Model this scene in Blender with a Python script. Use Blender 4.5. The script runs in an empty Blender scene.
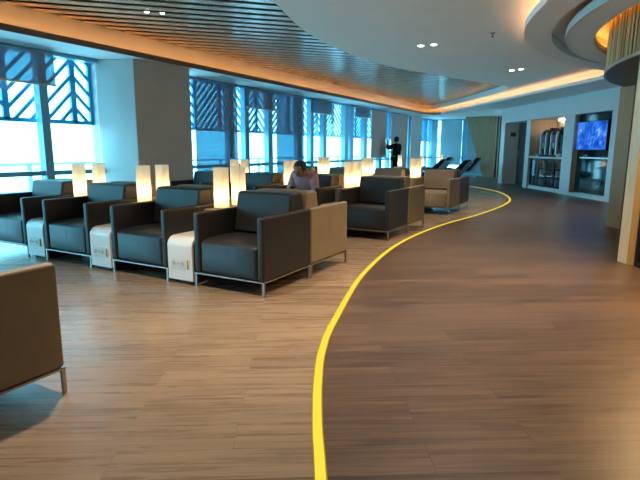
import bpy, bmesh, math, random
from mathutils import Vector, Matrix, Euler
from mathutils.geometry import tessellate_polygon
random.seed(7)
S = bpy.context.scene
COL = S.collection
PI = math.pi

# ------------------------------------------------------------------ camera
FPX, PITCH, ROLL, YAW = 504.445, .1787, .0044, -.504
CP = Vector((2.30, -3.245, 1.201))
_fw = Vector((math.sin(YAW), math.cos(YAW), 0)); _rt = Vector((math.cos(YAW), -math.sin(YAW), 0))
_F = math.cos(PITCH)*_fw - Vector((0, 0, math.sin(PITCH)))
_U = math.sin(PITCH)*_fw + Vector((0, 0, math.cos(PITCH)))
_R = math.cos(ROLL)*_rt + math.sin(ROLL)*_U
_U2 = -math.sin(ROLL)*_rt + math.cos(ROLL)*_U
cam = bpy.data.cameras.new('camera'); cam.sensor_width = 36; cam.lens = FPX/640*36
cam.clip_start = .05; cam.clip_end = 300
camo = bpy.data.objects.new('camera', cam); COL.objects.link(camo)
M = Matrix((( _R.x, _U2.x, -_F.x, CP.x), (_R.y, _U2.y, -_F.y, CP.y), (_R.z, _U2.z, -_F.z, CP.z), (0, 0, 0, 1)))
camo.matrix_world = M
S.camera = camo

# ------------------------------------------------------------------ world, exposure
w = bpy.data.worlds.new('sky'); S.world = w; w.use_nodes = True
bg = w.node_tree.nodes['Background']
bg.inputs[0].default_value = (.70, .90, 1.0, 1); bg.inputs[1].default_value = 6.4
S.view_settings.view_transform = 'Standard'; S.view_settings.look = 'None'
S.view_settings.exposure = 0.36; S.view_settings.gamma = 1.0; S.view_settings.use_curve_mapping = False
S.cycles.use_denoising = True
S.cycles.max_bounces = 8; S.cycles.diffuse_bounces = 5; S.cycles.glossy_bounces = 4
S.cycles.transparent_max_bounces = 16; S.cycles.transmission_bounces = 6
S.cycles.sample_clamp_indirect = 6.0
LAMP_W = .8            # each table lamp bulb
DOWN_W = 200.0           # each ceiling downlight
COVE = 11.0

# ------------------------------------------------------------------ materials
def mat(name, col, rough=.5, metal=0., spec=.5, emit=None, est=0., coat=0.):
    m = bpy.data.materials.new(name); m.use_nodes = True
    b = m.node_tree.nodes['Principled BSDF']
    b.inputs['Base Color'].default_value = (*col, 1); b.inputs['Roughness'].default_value = rough
    b.inputs['Metallic'].default_value = metal; b.inputs['Specular IOR Level'].default_value = spec
    b.inputs['Coat Weight'].default_value = coat
    if emit:
        b.inputs['Emission Color'].default_value = (*emit, 1); b.inputs['Emission Strength'].default_value = est
    return m
def noisy(m, scale=8, amt=.25, bump=0., bscale=None, stretch=(1, 1, 1), detail=4):
    """multiply the base colour by a noise, and add a noise bump"""
    nt = m.node_tree; b = nt.nodes['Principled BSDF']; c = tuple(b.inputs['Base Color'].default_value)
    tc = nt.nodes.new('ShaderNodeTexCoord'); mp = nt.nodes.new('ShaderNodeMapping')
    mp.inputs['Scale'].default_value = stretch
    nt.links.new(tc.outputs['Object'], mp.inputs[0])
    n = nt.nodes.new('ShaderNodeTexNoise'); n.inputs['Scale'].default_value = scale; n.inputs['Detail'].default_value = detail
    nt.links.new(mp.outputs[0], n.inputs['Vector'])
    r = nt.nodes.new('ShaderNodeValToRGB')
    r.color_ramp.elements[0].position = .3; r.color_ramp.elements[1].position = .7
    r.color_ramp.elements[0].color = tuple(x*(1-amt) for x in c[:3])+(1,)
    r.color_ramp.elements[1].color = tuple(min(1, x*(1+amt)) for x in c[:3])+(1,)
    nt.links.new(n.outputs['Fac'], r.inputs[0]); nt.links.new(r.outputs[0], b.inputs['Base Color'])
    if bump:
        n2 = nt.nodes.new('ShaderNodeTexNoise'); n2.inputs['Scale'].default_value = bscale or scale*6
        nt.links.new(mp.outputs[0], n2.inputs['Vector'])
        bp = nt.nodes.new('ShaderNodeBump'); bp.inputs['Strength'].default_value = bump; bp.inputs['Distance'].default_value = .01
        nt.links.new(n2.outputs['Fac'], bp.inputs['Height']); nt.links.new(bp.outputs[0], b.inputs['Normal'])
    return m
def wood_floor(name, c1, c2, rough, rot):
    m = bpy.data.materials.new(name); m.use_nodes = True; nt = m.node_tree; b = nt.nodes['Principled BSDF']
    N = nt.nodes.new; L = nt.links.new
    tc = N('ShaderNodeTexCoord'); mp = N('ShaderNodeMapping'); mp.inputs['Rotation'].default_value = (0, 0, -rot)
    L(tc.outputs['Object'], mp.inputs[0])
    br = N('ShaderNodeTexBrick'); br.inputs['Scale'].default_value = 1.0
    br.inputs['Brick Width'].default_value = 1.25; br.inputs['Row Height'].default_value = .19
    br.inputs['Mortar Size'].default_value = .0012; br.inputs['Mortar Smooth'].default_value = .3; br.offset = .37
    br.inputs['Color1'].default_value = (0, 0, 0, 1); br.inputs['Color2'].default_value = (1, 1, 1, 1); br.inputs['Mortar'].default_value = (.5, .5, .5, 1)
    L(mp.outputs[0], br.inputs['Vector'])
    mp2 = N('ShaderNodeMapping'); mp2.inputs['Scale'].default_value = (1.0, 20, 1); L(mp.outputs[0], mp2.inputs[0])
    ad = N('ShaderNodeVectorMath'); ad.operation = 'ADD'
    sc = N('ShaderNodeVectorMath'); sc.operation = 'SCALE'; sc.inputs['Scale'].default_value = 9.
    L(br.outputs['Color'], sc.inputs[0]); L(mp2.outputs[0], ad.inputs[0]); L(sc.outputs[0], ad.inputs[1])
    n1 = N('ShaderNodeTexNoise'); n1.inputs['Scale'].default_value = 1.6; n1.inputs['Detail'].default_value = 8; n1.inputs['Roughness'].default_value = .65
    n1.inputs['Distortion'].default_value = .6
    L(ad.outputs[0], n1.inputs['Vector'])
    mx = N('ShaderNodeMix'); mx.data_type = 'FLOAT'; mx.inputs[0].default_value = .11
    L(n1.outputs['Fac'], mx.inputs[2]); L(br.outputs['Color'], mx.inputs[3])
    r = N('ShaderNodeValToRGB'); r.color_ramp.elements[0].position = .30; r.color_ramp.elements[1].position = .66
    r.color_ramp.elements[0].color = (*c1, 1); r.color_ramp.elements[1].color = (*c2, 1)
    L(mx.outputs[0], r.inputs[0])
    mm = N('ShaderNodeMix'); mm.data_type = 'RGBA'; mm.inputs[7].default_value = tuple(x*.9 for x in c1)+(1,)
    L(br.outputs['Fac'], mm.inputs[0]); L(r.outputs[0], mm.inputs[6]); L(mm.outputs[2], b.inputs['Base Color'])
    rr = N('ShaderNodeMapRange'); rr.inputs[3].default_value = rough-.06; rr.inputs[4].default_value = rough+.10
    L(n1.outputs['Fac'], rr.inputs[0]); L(rr.outputs[0], b.inputs['Roughness'])
    bp = N('ShaderNodeBump'); bp.inputs['Strength'].default_value = .12; bp.inputs['Distance'].default_value = .004
    L(n1.outputs['Fac'], bp.inputs['Height']); L(bp.outputs[0], b.inputs['Normal'])
    b.inputs['Specular IOR Level'].default_value = .5
    return m
def glass(name, tint, refl=.06, rough=0.):
    m = bpy.data.materials.new(name); m.use_nodes = True; nt = m.node_tree; nt.nodes.clear()
    N = nt.nodes.new; L = nt.links.new
    o = N('ShaderNodeOutputMaterial'); t = N('ShaderNodeBsdfTransparent'); t.inputs[0].default_value = (*tint, 1)
    g = N('ShaderNodeBsdfGlossy'); g.inputs['Roughness'].default_value = rough; g.inputs[0].default_value = (.9, .95, 1, 1)
    lw = N('ShaderNodeLayerWeight'); lw.inputs[0].default_value = .5
    pw = N('ShaderNodeMath'); pw.operation = 'POWER'; pw.inputs[1].default_value = 5.; L(lw.outputs['Facing'], pw.inputs[0])
    f = N('ShaderNodeMapRange'); f.inputs[3].default_value = .03; f.inputs[4].default_value = .7; L(pw.outputs[0], f.inputs[0])
    x = N('ShaderNodeMixShader'); L(f.outputs[0], x.inputs[0]); L(t.outputs[0], x.inputs[1]); L(g.outputs[0], x.inputs[2]); L(x.outputs[0], o.inputs[0])
    return m
def fabric_blind(name, tint, col, fac):
    m = bpy.data.materials.new(name); m.use_nodes = True; nt = m.node_tree; nt.nodes.clear()
    N = nt.nodes.new; L = nt.links.new
    o = N('ShaderNodeOutputMaterial'); t = N('ShaderNodeBsdfTransparent'); t.inputs[0].default_value = (*tint, 1)
    d = N('ShaderNodeBsdfDiffuse'); d.inputs[0].default_value = (*col, 1)
    x = N('ShaderNodeMixShader'); x.inputs[0].default_value = fac
    L(t.outputs[0], x.inputs[1]); L(d.outputs[0], x.inputs[2]); L(x.outputs[0], o.inputs[0])
    return m
def shade_mat(name, col, em, est):
    m = bpy.data.materials.new(name); m.use_nodes = True; nt = m.node_tree; nt.nodes.clear()
    N = nt.nodes.new; L = nt.links.new
    o = N('ShaderNodeOutputMaterial'); t = N('ShaderNodeBsdfTranslucent'); t.inputs[0].default_value = (*col, 1)
    d = N('ShaderNodeBsdfDiffuse'); d.inputs[0].default_value = (*col, 1)
    x = N('ShaderNodeMixShader'); x.inputs[0].default_value = .35
    e = N('ShaderNodeEmission'); e.inputs[0].default_value = (*em, 1); e.inputs[1].default_value = est
    a = N('ShaderNodeAddShader')
    L(t.outputs[0], x.inputs[1]); L(d.outputs[0], x.inputs[2]); L(x.outputs[0], a.inputs[0]); L(e.outputs[0], a.inputs[1]); L(a.outputs[0], o.inputs[0])
    return m
def emis(name, col, st):
    m = bpy.data.materials.new(name); m.use_nodes = True; nt = m.node_tree; nt.nodes.clear()
    o = nt.nodes.new('ShaderNodeOutputMaterial'); e = nt.nodes.new('ShaderNodeEmission')
    e.inputs[0].default_value = (*col, 1); e.inputs[1].default_value = st; nt.links.new(e.outputs[0], o.inputs[0])
    return m

ROT = math.radians(31.5)
MT = {}
MT['floor'] = wood_floor('oak planks', (.135, .095, .065), (.32, .236, .163), .26, ROT)
MT['floor2'] = wood_floor('walnut planks', (.026, .016, .0105), (.140, .088, .060), .34, ROT)
MT['white'] = noisy(mat('ceiling paint', (.84, .80, .74), .8), 3, .02)
MT['soffit'] = noisy(mat('soffit paint', (.76, .76, .74), .75), 3, .02)
MT['fascia'] = mat('fascia paint', (.80, .68, .52), .7)
MT['slat'] = noisy(mat('brown ceiling slats', (.66, .46, .31), .24, 0, .4), 6, .2, stretch=(1, 1, 1))
MT['black'] = mat('void black', (.012, .012, .013), .9)
MT['column'] = noisy(mat('column cladding', (.52, .50, .48), .30, 0, .9), 2, .03)
MT['frame'] = mat('blue grey window aluminium', (.15, .42, .60), .4, .1)
MT['post'] = mat('dark window post', (.15, .27, .33), .5)
MT['screen'] = mat('glare blue facade screen', (.09, .40, .60), .6)  # backlit bars; the blue of the glare is put into their colour
MT['glass'] = glass('window glass', (.57, .91, 1.0))
MT['cleargl'] = glass('clear glass', (.85, .95, 1.0))
MT['blind'] = fabric_blind('mesh roller blind', (.28, .50, .60), (.42, .46, .47), .48)
MT['blind2'] = fabric_blind('dense roller blind', (.05, .12, .16), (.42, .45, .45), .92)
MT['dark'] = noisy(mat('charcoal leather', (.016, .0165, .018), .45, 0, .4), 5, .12, .15, 160)
MT['beige'] = noisy(mat('beige leather', (.19, .150, .100), .5, 0, .4), 5, .08, .15, 160)
MT['steel'] = mat('brushed steel', (.42, .41, .39), .38, 1.)
MT['tabwhite'] = mat('white lacquer', (.72, .71, .68), .3)
MT['socket'] = mat('grey socket', (.45, .43, .41), .5)
MT['plate'] = mat('outlet plate', (.66, .64, .61), .4)
MT['brass'] = mat('brass', (.55, .38, .16), .3, 1.)
MT['navybox'] = mat('dark table body', (.018, .020, .026), .5)
MT['console'] = noisy(mat('pale oak console', (.38, .27, .17), .45), 6, .15, stretch=(1, 8, 8))
MT['shade'] = shade_mat('lamp shade', (.88, .80, .66), (1, .72, .38), .09)
MT['shadetrim'] = mat('shade trim', (.75, .68, .55), .6)
MT['yellow'] = emis('yellow led', (1.0, .76, .06), .82)
MT['ledend'] = mat('strip joint', (.35, .27, .03), .5)
MT['wallwhite'] = noisy(mat('white wall panel', (.66, .68, .70), .30, 0, .5), 2, .02)
MT['taupe'] = noisy(mat('taupe panel', (.80, .70, .62), .6), 3, .05)
MT['darkgrey'] = mat('dark grey door', (.085, .085, .085), .5)
MT['tan'] = noisy(mat('tan wood veneer', (.56, .44, .32), .5), 4, .12, stretch=(8, 8, 1))
MT['pilwood'] = noisy(mat('pilaster veneer', (.42, .20, .07), .5), 4, .12, stretch=(10, 10, .8))
MT['palewood'] = noisy(mat('pale pilaster veneer', (.74, .58, .36), .45), 4, .1, stretch=(12, 12, .8))
MT['orangewood'] = noisy(mat('oak and lit side veneer', (.60, .30, .08), .4), 4, .15, stretch=(10, 10, .8))  # bar wall wood; on the pilaster side its orange is painted warm light
MT['trap'] = noisy(mat('slanted column veneer', (.50, .36, .22), .5), 3, .12, stretch=(8, 8, .8))
MT['gold'] = mat('gold rods', (.60, .40, .19), .4, .3)
MT['disc'] = noisy(mat('dark metal soffit disc', (.10, .10, .11), .4, .5), 5, .1)
MT['rim'] = mat('pale metal rim', (.5, .46, .38), .35, .7)
MT['darkglass'] = mat('dark back glass', (.010, .030, .036), .06, 0, .6)
MT['blackgloss'] = mat('black plastic', (.010, .010, .012), .25)
MT['chrome'] = mat('chrome', (.8, .8, .8), .35, .6)
MT['sidegrey'] = mat('speaker', (.2, .2, .2), .5)
MT['navy'] = noisy(mat('navy upholstery', (.006, .010, .020), .9, 0, .2), 10, .15)
MT['lblue'] = mat('pale blue shell', (.10, .20, .26), .5)
MT['rail'] = mat('balcony steel', (.30, .50, .60), .4, .3)
MT['conc'] = mat('balcony slab', (.55, .56, .56), .8)
MT['led_o'] = emis('orange cove led', (1, .50, .18), COVE*.95)
MT['led_w'] = emis('warm cove led', (1, .50, .19), COVE*0.9)
MT['led_g'] = emis('amber drum led', (1, .48, .08), COVE*1.0)
MT['lens'] = emis('downlight lens', (1, .93, .82), 14.)
MT['trimring'] = mat('downlight ring', (.7, .7, .7), .4)
# people
MT['skin'] = noisy(mat('skin', (.36, .20, .13), .55), 20, .06)
MT['skin2'] = mat('skin standing', (.30, .18, .12), .55)
MT['hair'] = noisy(mat('black hair', (.012, .010, .010), .55), 60, .3, .4, 90)
MT['shirt'] = noisy(mat('pink lavender shirt', (.46, .28, .31), .8), 14, .15, .1, 30)
MT['trous'] = mat('dark trousers', (.03, .03, .04), .8)
MT['blackcloth'] = noisy(mat('black cloth', (.004, .004, .006), .95, 0, .1), 8, .2)
MT['shoe'] = mat('black shoe', (.012, .012, .012), .4)
MT['eye'] = mat('eye dark', (.02, .015, .012), .2)
MT['lip'] = mat('lips', (.30, .12, .10), .5)
MT['phone'] = mat('phone', (.015, .015, .018), .15)
def tv_mat():
    m = bpy.data.materials.new('screen picture'); m.use_nodes = True; nt = m.node_tree; nt.nodes.clear()
    N = nt.nodes.new; L = nt.links.new
    o = N('ShaderNodeOutputMaterial'); e = N('ShaderNodeEmission'); tc = N('ShaderNodeTexCoord')
    v = N('ShaderNodeTexNoise'); v.inputs['Scale'].default_value = 4.5; v.inputs['Detail'].default_value = 5; v.inputs['Distortion'].default_value = 1.2
    r = N('ShaderNodeValToRGB'); cr = r.color_ramp
    cr.elements[0].position = .35; cr.elements[0].color = (.006, .06, .36, 1)
    cr.elements[1].position = .70; cr.elements[1].color = (.25, .50, 1., 1)
    k = cr.elements.new(.5); k.color = (.02, .14, .72, 1)
    k = cr.elements.new(.6); k.color = (.06, .22, .80, 1)
    L(tc.outputs['Object'], v.inputs['Vector']); L(v.outputs['Fac'], r.inputs[0]); L(r.outputs[0], e.inputs[0]); e.inputs[1].default_value = .9
    L(e.outputs[0], o.inputs[0]); return m
MT['tv'] = tv_mat()

# ------------------------------------------------------------------ helpers
def link(name, bm, m, parent=None, smooth=False, bevel=0, loc=None, seg=2):
    me = bpy.data.meshes.new(name)
    bmesh.ops.recalc_face_normals(bm, faces=bm.faces)
    bm.to_mesh(me); bm.free()
    for mm in (m if isinstance(m, (list, tuple)) else [m]): me.materials.append(mm)
    o = bpy.data.objects.new(name, me); COL.objects.link(o)
    if parent: o.parent = parent
    if loc: o.location = loc
    if smooth:
        for p in me.polygons: p.use_smooth = True
    if bevel:
        b = o.modifiers.new('bevel', 'BEVEL'); b.width = bevel; b.segments = seg; b.limit_method = 'ANGLE'; b.angle_limit = math.radians(40)
        for p in me.polygons: p.use_smooth = True
        wn = o.modifiers.new('wn', 'WEIGHTED_NORMAL'); wn.keep_sharp = False
    return o
def box(bm, x0, x1, y0, y1, z0, z1):
    v = [bm.verts.new(p) for p in ((x0, y0, z0), (x1, y0, z0), (x1, y1, z0), (x0, y1, z0), (x0, y0, z1), (x1, y0, z1), (x1, y1, z1), (x0, y1, z1))]
    for f in ((0, 3, 2, 1), (4, 5, 6, 7), (0, 1, 5, 4), (1, 2, 6, 5), (2, 3, 7, 6), (3, 0, 4, 7)): bm.faces.new([v[i] for i in f])
    return v
def hexa(bm, pts):
    v = [bm.verts.new(p) for p in pts]
    for f in ((0, 3, 2, 1), (4, 5, 6, 7), (0, 1, 5, 4), (1, 2, 6, 5), (2, 3, 7, 6), (3, 0, 4, 7)): bm.faces.new([v[i] for i in f])
    return v
def cyl(bm, p0, p1, r0, r1=None, n=12, caps=True):
    r1 = r0 if r1 is None else r1
    p0 = Vector(p0); p1 = Vector(p1); d = (p1-p0).normalized()
    a = d.orthogonal().normalized(); b = d.cross(a)
    A = [bm.verts.new(p0+r0*(math.cos(t)*a+math.sin(t)*b)) for t in (2*PI*i/n for i in range(n))]
    B = [bm.verts.new(p1+r1*(math.cos(t)*a+math.sin(t)*b)) for t in (2*PI*i/n for i in range(n))]
    for i in range(n): bm.faces.new((A[i], A[(i+1) % n], B[(i+1) % n], B[i]))
    if caps: bm.faces.new(A[::-1]); bm.faces.new(B)
def ellipsoid(bm, c, r, rot=None, n=16, k=10):
    m = Matrix.Translation(Vector(c)) @ ((rot or Matrix.Identity(3)).to_4x4()) @ Matrix.Diagonal((*r, 1))
    bmesh.ops.create_uvsphere(bm, u_segments=n, v_segments=k, radius=1, matrix=m)
def prism(bm, prof, x0, x1):
    """profile in (y,z) extruded along x"""
    A = [bm.verts.new((x0, y, z)) for y, z in prof]; B = [bm.verts.new((x1, y, z)) for y, z in prof]
    n = len(prof)
    for i in range(n): bm.faces.new((A[i], A[(i+1) % n], B[(i+1) % n], B[i]))
    bm.faces.new(A[::-1]); bm.faces.new(B)
def slab(bm, loops, z0, z1):
    """flat slab with holes from xy loops"""
    pts = [[Vector((x, y, 0)) for x, y in l] for l in loops]
    flat = [p for l in pts for p in l]
    tris = tessellate_polygon(pts)
    for z in (z0, z1):
        vs = [bm.verts.new((p.x, p.y, z)) for p in flat]
        for t in tris:
            try: bm.faces.new([vs[i] for i in t])
            except ValueError: pass
        if z == z0: lo = vs
        else: hi = vs
    i0 = 0
    for l in pts:
        n = len(l)
        for i in range(n):
            a, b = i0+i, i0+(i+1) % n
            bm.faces.new((lo[a], lo[b], hi[b], hi[a]))
        i0 += n
def ribbon_wall(bm, line, z0, z1):
    A = [bm.verts.new((x, y, z0)) for x, y in line]; B = [bm.verts.new((x, y, z1)) for x, y in line]
    for i in range(len(line)-1): bm.faces.new((A[i], A[i+1], B[i+1], B[i]))
def offset(line, d):
    out = []
    for i, p in enumerate(line):
        a = Vector(line[max(i-1, 0)]); b = Vector(line[min(i+1, len(line)-1)])
        t = (b-a).normalized(); out.append((p[0]-t.y*d, p[1]+t.x*d))
    return out
def strip(bm, line, w0, w1, z0, z1):
    """solid band following an xy polyline between the offsets w0 and w1"""
    a = offset(line, w0); b = offset(line, w1)
    V = [[bm.verts.new((*p, z)) for p in l] for l, z in ((a, z0), (b, z0), (b, z1), (a, z1))]
    for i in range(len(line)-1):
        for k in range(4): bm.faces.new((V[k][i], V[k][i+1], V[(k+1) % 4][i+1], V[(k+1) % 4][i]))
    bm.faces.new([V[k][0] for k in range(4)]); bm.faces.new([V[k][-1] for k in range(4)])
def catmull(pts, n=8):
    P = [Vector(p) for p in pts]; P = [2*P[0]-P[1]]+P+[2*P[-1]-P[-2]]; out = []
    for i in range(1, len(P)-2):
        for j in range(n):
            t = j/n; a, b, c, d = P[i-1:i+3]
            q = .5*((2*b)+(c-a)*t+(2*a-5*b+4*c-d)*t*t+(3*b-a-3*c+d)*t**3); out.append(tuple(q))
    out.append(tuple(P[-2])); return out
def tag(o, label, cat, group=None):
    o['label'] = label; o['category'] = cat
    if group: o['group'] = group
    return o
def struct(o): o['kind'] = 'structure'; return o
def empty(name, loc, rz=0):
    o = bpy.data.objects.new(name, None); COL.objects.link(o); o.location = loc; o.rotation_euler = (0, 0, rz)
    o.empty_display_size = .1; return o
def copy_tree(o, parent=None):
    c = o.copy(); COL.objects.link(c)
    if parent: c.parent = parent; c.matrix_parent_inverse = o.matrix_parent_inverse
    for ch in list(o.children): copy_tree(ch, c)
    return c

# ------------------------------------------------------------------ floor
XW = -5.1
curve = catmull([(4.0, -7.0), (2.9, -4.6), (2.1, -2.8), (1.498, -1.778), (1.303, -1.455), (1.091, -1.068), (.918, -.702), (.734, -.179), (.34, 1.24), (.10, 2.91), (.13, 4.64),
                 (.38, 6.5), (.50, 8.5), (.36, 10.1), (-.2, 11.9), (-1.02, 13.3), (-2.4, 14.9), (-4.6, 16.6)], 10)
WALL_S = (-5.35, 21.8)
bm = bmesh.new(); slab(bm, [[(-5.3, -7)] + curve + [(-5.3, 17.1)]], -.1, 0)
struct(link('floor', bm, MT['floor']))
bm = bmesh.new(); slab(bm, [[(12, -7)] + [(12, 22)] + [(-5.3, 22), (-5.3, 17.1)] + curve[::-1]], -.1, 0)
struct(link('floor_walkway', bm, MT['floor2']))
t = empty('floor_light_strip', (0, 0, 0)); tag(t, 'glowing yellow curved light strip winding along the wooden floor beside the armchairs', 'light strip')
bm = bmesh.new(); strip(bm, curve, -.020, .020, .0005, .007); link('diffuser', bm, MT['yellow'], t)
bm = bmesh.new(); strip(bm, curve, .0203, .026, .0005, .006); strip(bm, curve, -.026, -.0203, .0005, .006); link('edge_trim', bm, MT['ledend'], t)

# ------------------------------------------------------------------ ceilings
ZS, ZT, ZU = 2.62, 2.67, 2.84
DC = Vector((6.3, 4.5))
def arc(r, a0, a1, n): return [(DC.x+r*math.cos(math.radians(a0+(a1-a0)*i/n)), DC.y+r*math.sin(math.radians(a0+(a1-a0)*i/n))) for i in range(n+1)]
left = [(-4.28, -7.0+i*24.0/30) for i in range(31)]
corner = catmull([(-4.28, 17.0), (-4.22, 17.35), (-4.05, 17.65), (-3.85, 17.75), (-3.6, 17.6)], 5)
right = [(-3.6+(2.11+3.6)*i/12, 17.6+(8.98-17.6)*i/12) for i in range(1, 13)]
tip = catmull([(2.11, 8.98), (2.30, 8.50), (2.38, 8.15), (2.36, 7.85), (2.15, 7.55), (1.85, 6.95), (1.57, 6.25), (1.36, 5.25), (1.28, 4.35), (1.33, 3.65), (1.47, 3.05), (1.71, 2.36)], 5)[1:]
pen = [p for p in arc(5.05, 205, 258, 16)][1:]
P = left[:-1] + corner + right + tip + pen + [(5.25, -1.5), (5.25, -7.0)]
outer = [(-5.3, -7.05), (-5.3, 22), (12, 22), (12, -7.05)]
# soffit with its opening (the opening reaches the back edge, so the slab is one outline)
soff = [(-5.3, -7.0)] + P + [(12, -7.0), (12, 22), (-5.3, 22)]
ring_o = arc(4.72, 100, 262, 60); ring_i = arc(4.56, 100, 262, 60)
drum_h = arc(4.22, 0, 360, 96)[:-1]
groove = ring_o + ring_i[::-1]
bm = bmesh.new(); slab(bm, [soff, groove, drum_h], ZS, ZT); struct(link('ceiling_soffit', bm, MT['soffit']))
bm = bmesh.new(); strip(bm, P, -.002, .022, ZT, ZT+.028); struct(link('ceiling_lip', bm, MT['soffit']))
bm = bmesh.new(); strip(bm, arc(4.64, 98, 264, 60), -.12, .12, ZT+.10, ZT+.12); strip(bm, arc(4.76, 98, 264, 60), -.01, .01, ZT, ZT+.1)
struct(link('ceiling_groove', bm, MT['soffit']))
bm = bmesh.new(); strip(bm, arc(4.55, 98, 264, 80), -.008, .008, ZS-.045, ZS); struct(link('trim_1', bm, MT['wallwhite']))
bm = bmesh.new(); slab(bm, [arc(4.55, 98, 264, 80) + arc(4.23, 264, 98, 60)], ZS-.045, ZS-.03); struct(link('ceiling_ring', bm, MT['soffit']))
bm = bmesh.new(); strip(bm, left[:-1]+corner, -.008, -.003, ZS-.004, ZT+.03); struct(link('lip_shade_band', bm, mat('shade brown lip edge', (.20, .13, .09), .5)))  # brown band over the lip; shade on its inner face put into the colour
# fascia behind the ledge (left window run up to the slats, the rest up to the white ceiling)
fl = offset(left[:-1]+corner+right[:2], .22)
bm = bmesh.new(); ribbon_wall(bm, fl, ZT, 3.012); ribbon_wall(bm, offset(fl, .02), ZT, 3.012); struct(link('ceiling_fascia', bm, MT['fascia']))
fr = offset(right[1:]+tip+pen, .14)
bm = bmesh.new(); ribbon_wall(bm, fr, ZT, ZU); ribbon_wall(bm, offset(fr, .02), ZT, ZU); struct(link('ceiling_fascia_curved', bm, MT['fascia']))
# cove LED tapes lying on the ledge
bm = bmesh.new(); strip(bm, left[:-1]+corner[:-3], .028, .044, ZT+.001, ZT+.012)
tag(link('cove_light', bm, MT['led_o']), 'orange cove light line along the straight ceiling ledge by the windows', 'cove light')
bm = bmesh.new(); strip(bm, corner[-2:]+right+tip[:22], .07, .09, ZT+.001, ZT+.012)
tag(link('cove_light', bm, MT['led_w']), 'warm cove light line along the ceiling ledge in front of the white wall', 'cove light')
bm = bmesh.new(); strip(bm, tip[26:]+pen, .07, .09, ZT+.001, ZT+.012)
tag(link('cove_light', bm, MT['led_w']), 'warm cove light line round the bulging low ceiling near the gold drum', 'cove light')
# white upper ceiling with the curved edge of the slatted field
E = catmull([(-1.6, -7), (-1.05, -4), (-.85, -1.5), (-.9, .3), (-1.11, 1.77), (-1.27, 2.31), (-1.5, 3.07), (-1.64, 3.87), (-1.73, 4.92), (-1.71, 5.95), (-1.52, 7.1), (-1.19, 8.1),
             (-.81, 9.21), (-.36, 10.4), (-.12, 11.0), (-.06, 11.28), (-.12, 11.6), (-.46, 12.45), (-1.33, 13.95), (-2.34, 15.5), (-3.46, 17.0), (-4.6, 18.4)], 6)
bm = bmesh.new(); slab(bm, [E + [(-4.6, 21), (6.5, 21), (6.5, -7)]], ZU, ZU+.155); struct(link('ceiling', bm, MT['white']))
# slats at 45 degrees
bm = bmesh.new()
q = 1/math.sqrt(2)
ZB = 3.0
u = -3.6
while u < 15.6:
    # line: y - x = u*sqrt2 ; from x=-4.44 to x=min(1.2, ...)
    c = u/q
    x0 = -4.485; x1 = min(1.5, 19.5-c)
    y0 = x0+c; y1 = x1+c
    if y0 < -7: x0 = -7-c; y0 = -7
    if y1 > x0+c+.2:
        hw = .074*q; dx = hw; dy = -hw
        pts = [(x0-dx+0, y0-dy, ZB), (x0+dx, y0+dy, ZB), (x1+dx, y1+dy, ZB), (x1-dx, y1-dy, ZB)]
        hexa(bm, pts+[(a, b, ZB+.008) for a, b, _ in pts])
    u += .262
struct(link('ceiling_slats', bm, MT['slat']))
bm = bmesh.new(); box(bm, -5.3, 12, -7, 22, 3.25, 3.3); struct(link('ceiling_void', bm, MT['black']))
# downlights: pairs recessed in the white ceiling
def downlight(x, y, z, label, group=None, watts=DOWN_W*.5, lit=True):
    d = empty('downlight', (x, y, z)); tag(d, label, 'downlight', group)
    bm = bmesh.new(); cyl(bm, (0, 0, -.006), (0, 0, -.001), .062, .066, 20); link('trim_ring', bm, MT['trimring'], d)
    bm = bmesh.new(); cyl(bm, (0, 0, -.010), (0, 0, -.0065), .046, .046, 20); link('lens', bm, MT['lens'], d)
    if lit:
        l = bpy.data.lights.new('spot', 'SPOT'); l.energy = watts; l.color = (1, .74, .50); l.spot_size = math.radians(110); l.spot_blend = .8; l.shadow_soft_size = .05
        lo = bpy.data.objects.new('spot_light', l); COL.objects.link(lo); lo.parent = d; lo.location = (0, 0, -.03)
    return d
downlight(-.41, 4.99, ZU, 'left lamp of the nearer pair of round downlights in the white ceiling')
downlight(-.20, 5.0, ZU, 'right lamp of the nearer pair of round downlights in the white ceiling')
downlight(.48, 8.33, ZU, 'left lamp of the farther pair of round downlights near the cove')
downlight(.67, 8.26, ZU, 'right lamp of the farther pair of round downlights near the cove')
downlight(-2.83, 20.3, ZS, 'left lamp of the small downlight pair in the low ceiling by the slanted column')
downlight(-2.47, 20.1, ZS, 'right lamp of the small downlight pair in the low ceiling by the slanted column')
for (x, y) in ((.9, 2.2), (-.5, -1.1), (1.6, .3)):  # spots out of view, added to light floor and chairs, each with a disc
    bm = bmesh.new(); cyl(bm, (x, y, ZU-.012), (x, y, ZU-.001), .062, .066, 20); struct(link('added_spot_disc', bm, MT['lens']))
    l = bpy.data.lights.new('added_fill_spot', 'SPOT'); l.energy = DOWN_W*1.5; l.color = (1, .74, .50); l.spot_size = math.radians(100); l.spot_blend = .8; l.shadow_soft_size = .06
    lo = bpy.data.objects.new('added_fill_spot', l); COL.objects.link(lo); lo.location = (x, y, ZU-.03)
for (x, y, lb) in ((-3.21, 1.92, 'left one of two tiny lights set between the brown ceiling slats'), (-3.07, 2.06, 'right one of two tiny lights set between the brown ceiling slats')):
    d = downlight(x, y, ZB-.001, lb, lit=False); d.scale = (.6, .6, 1)
sp = empty('sprinkler_head', (.77, 4.61, ZU)); tag(sp, 'small sprinkler head hanging from the white ceiling', 'sprinkler')
bm = bmesh.new(); cyl(bm, (0, 0, -.004), (0, 0, 0), .035, .04, 16); link('escutcheon', bm, MT['sidegrey'], sp)
bm = bmesh.new(); cyl(bm, (0, 0, -.05), (0, 0, -.004), .010, .012, 10); cyl(bm, (0, 0, -.056), (0, 0, -.05), .024, .024, 14); link('nozzle', bm, MT['sidegrey'], sp)

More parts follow.
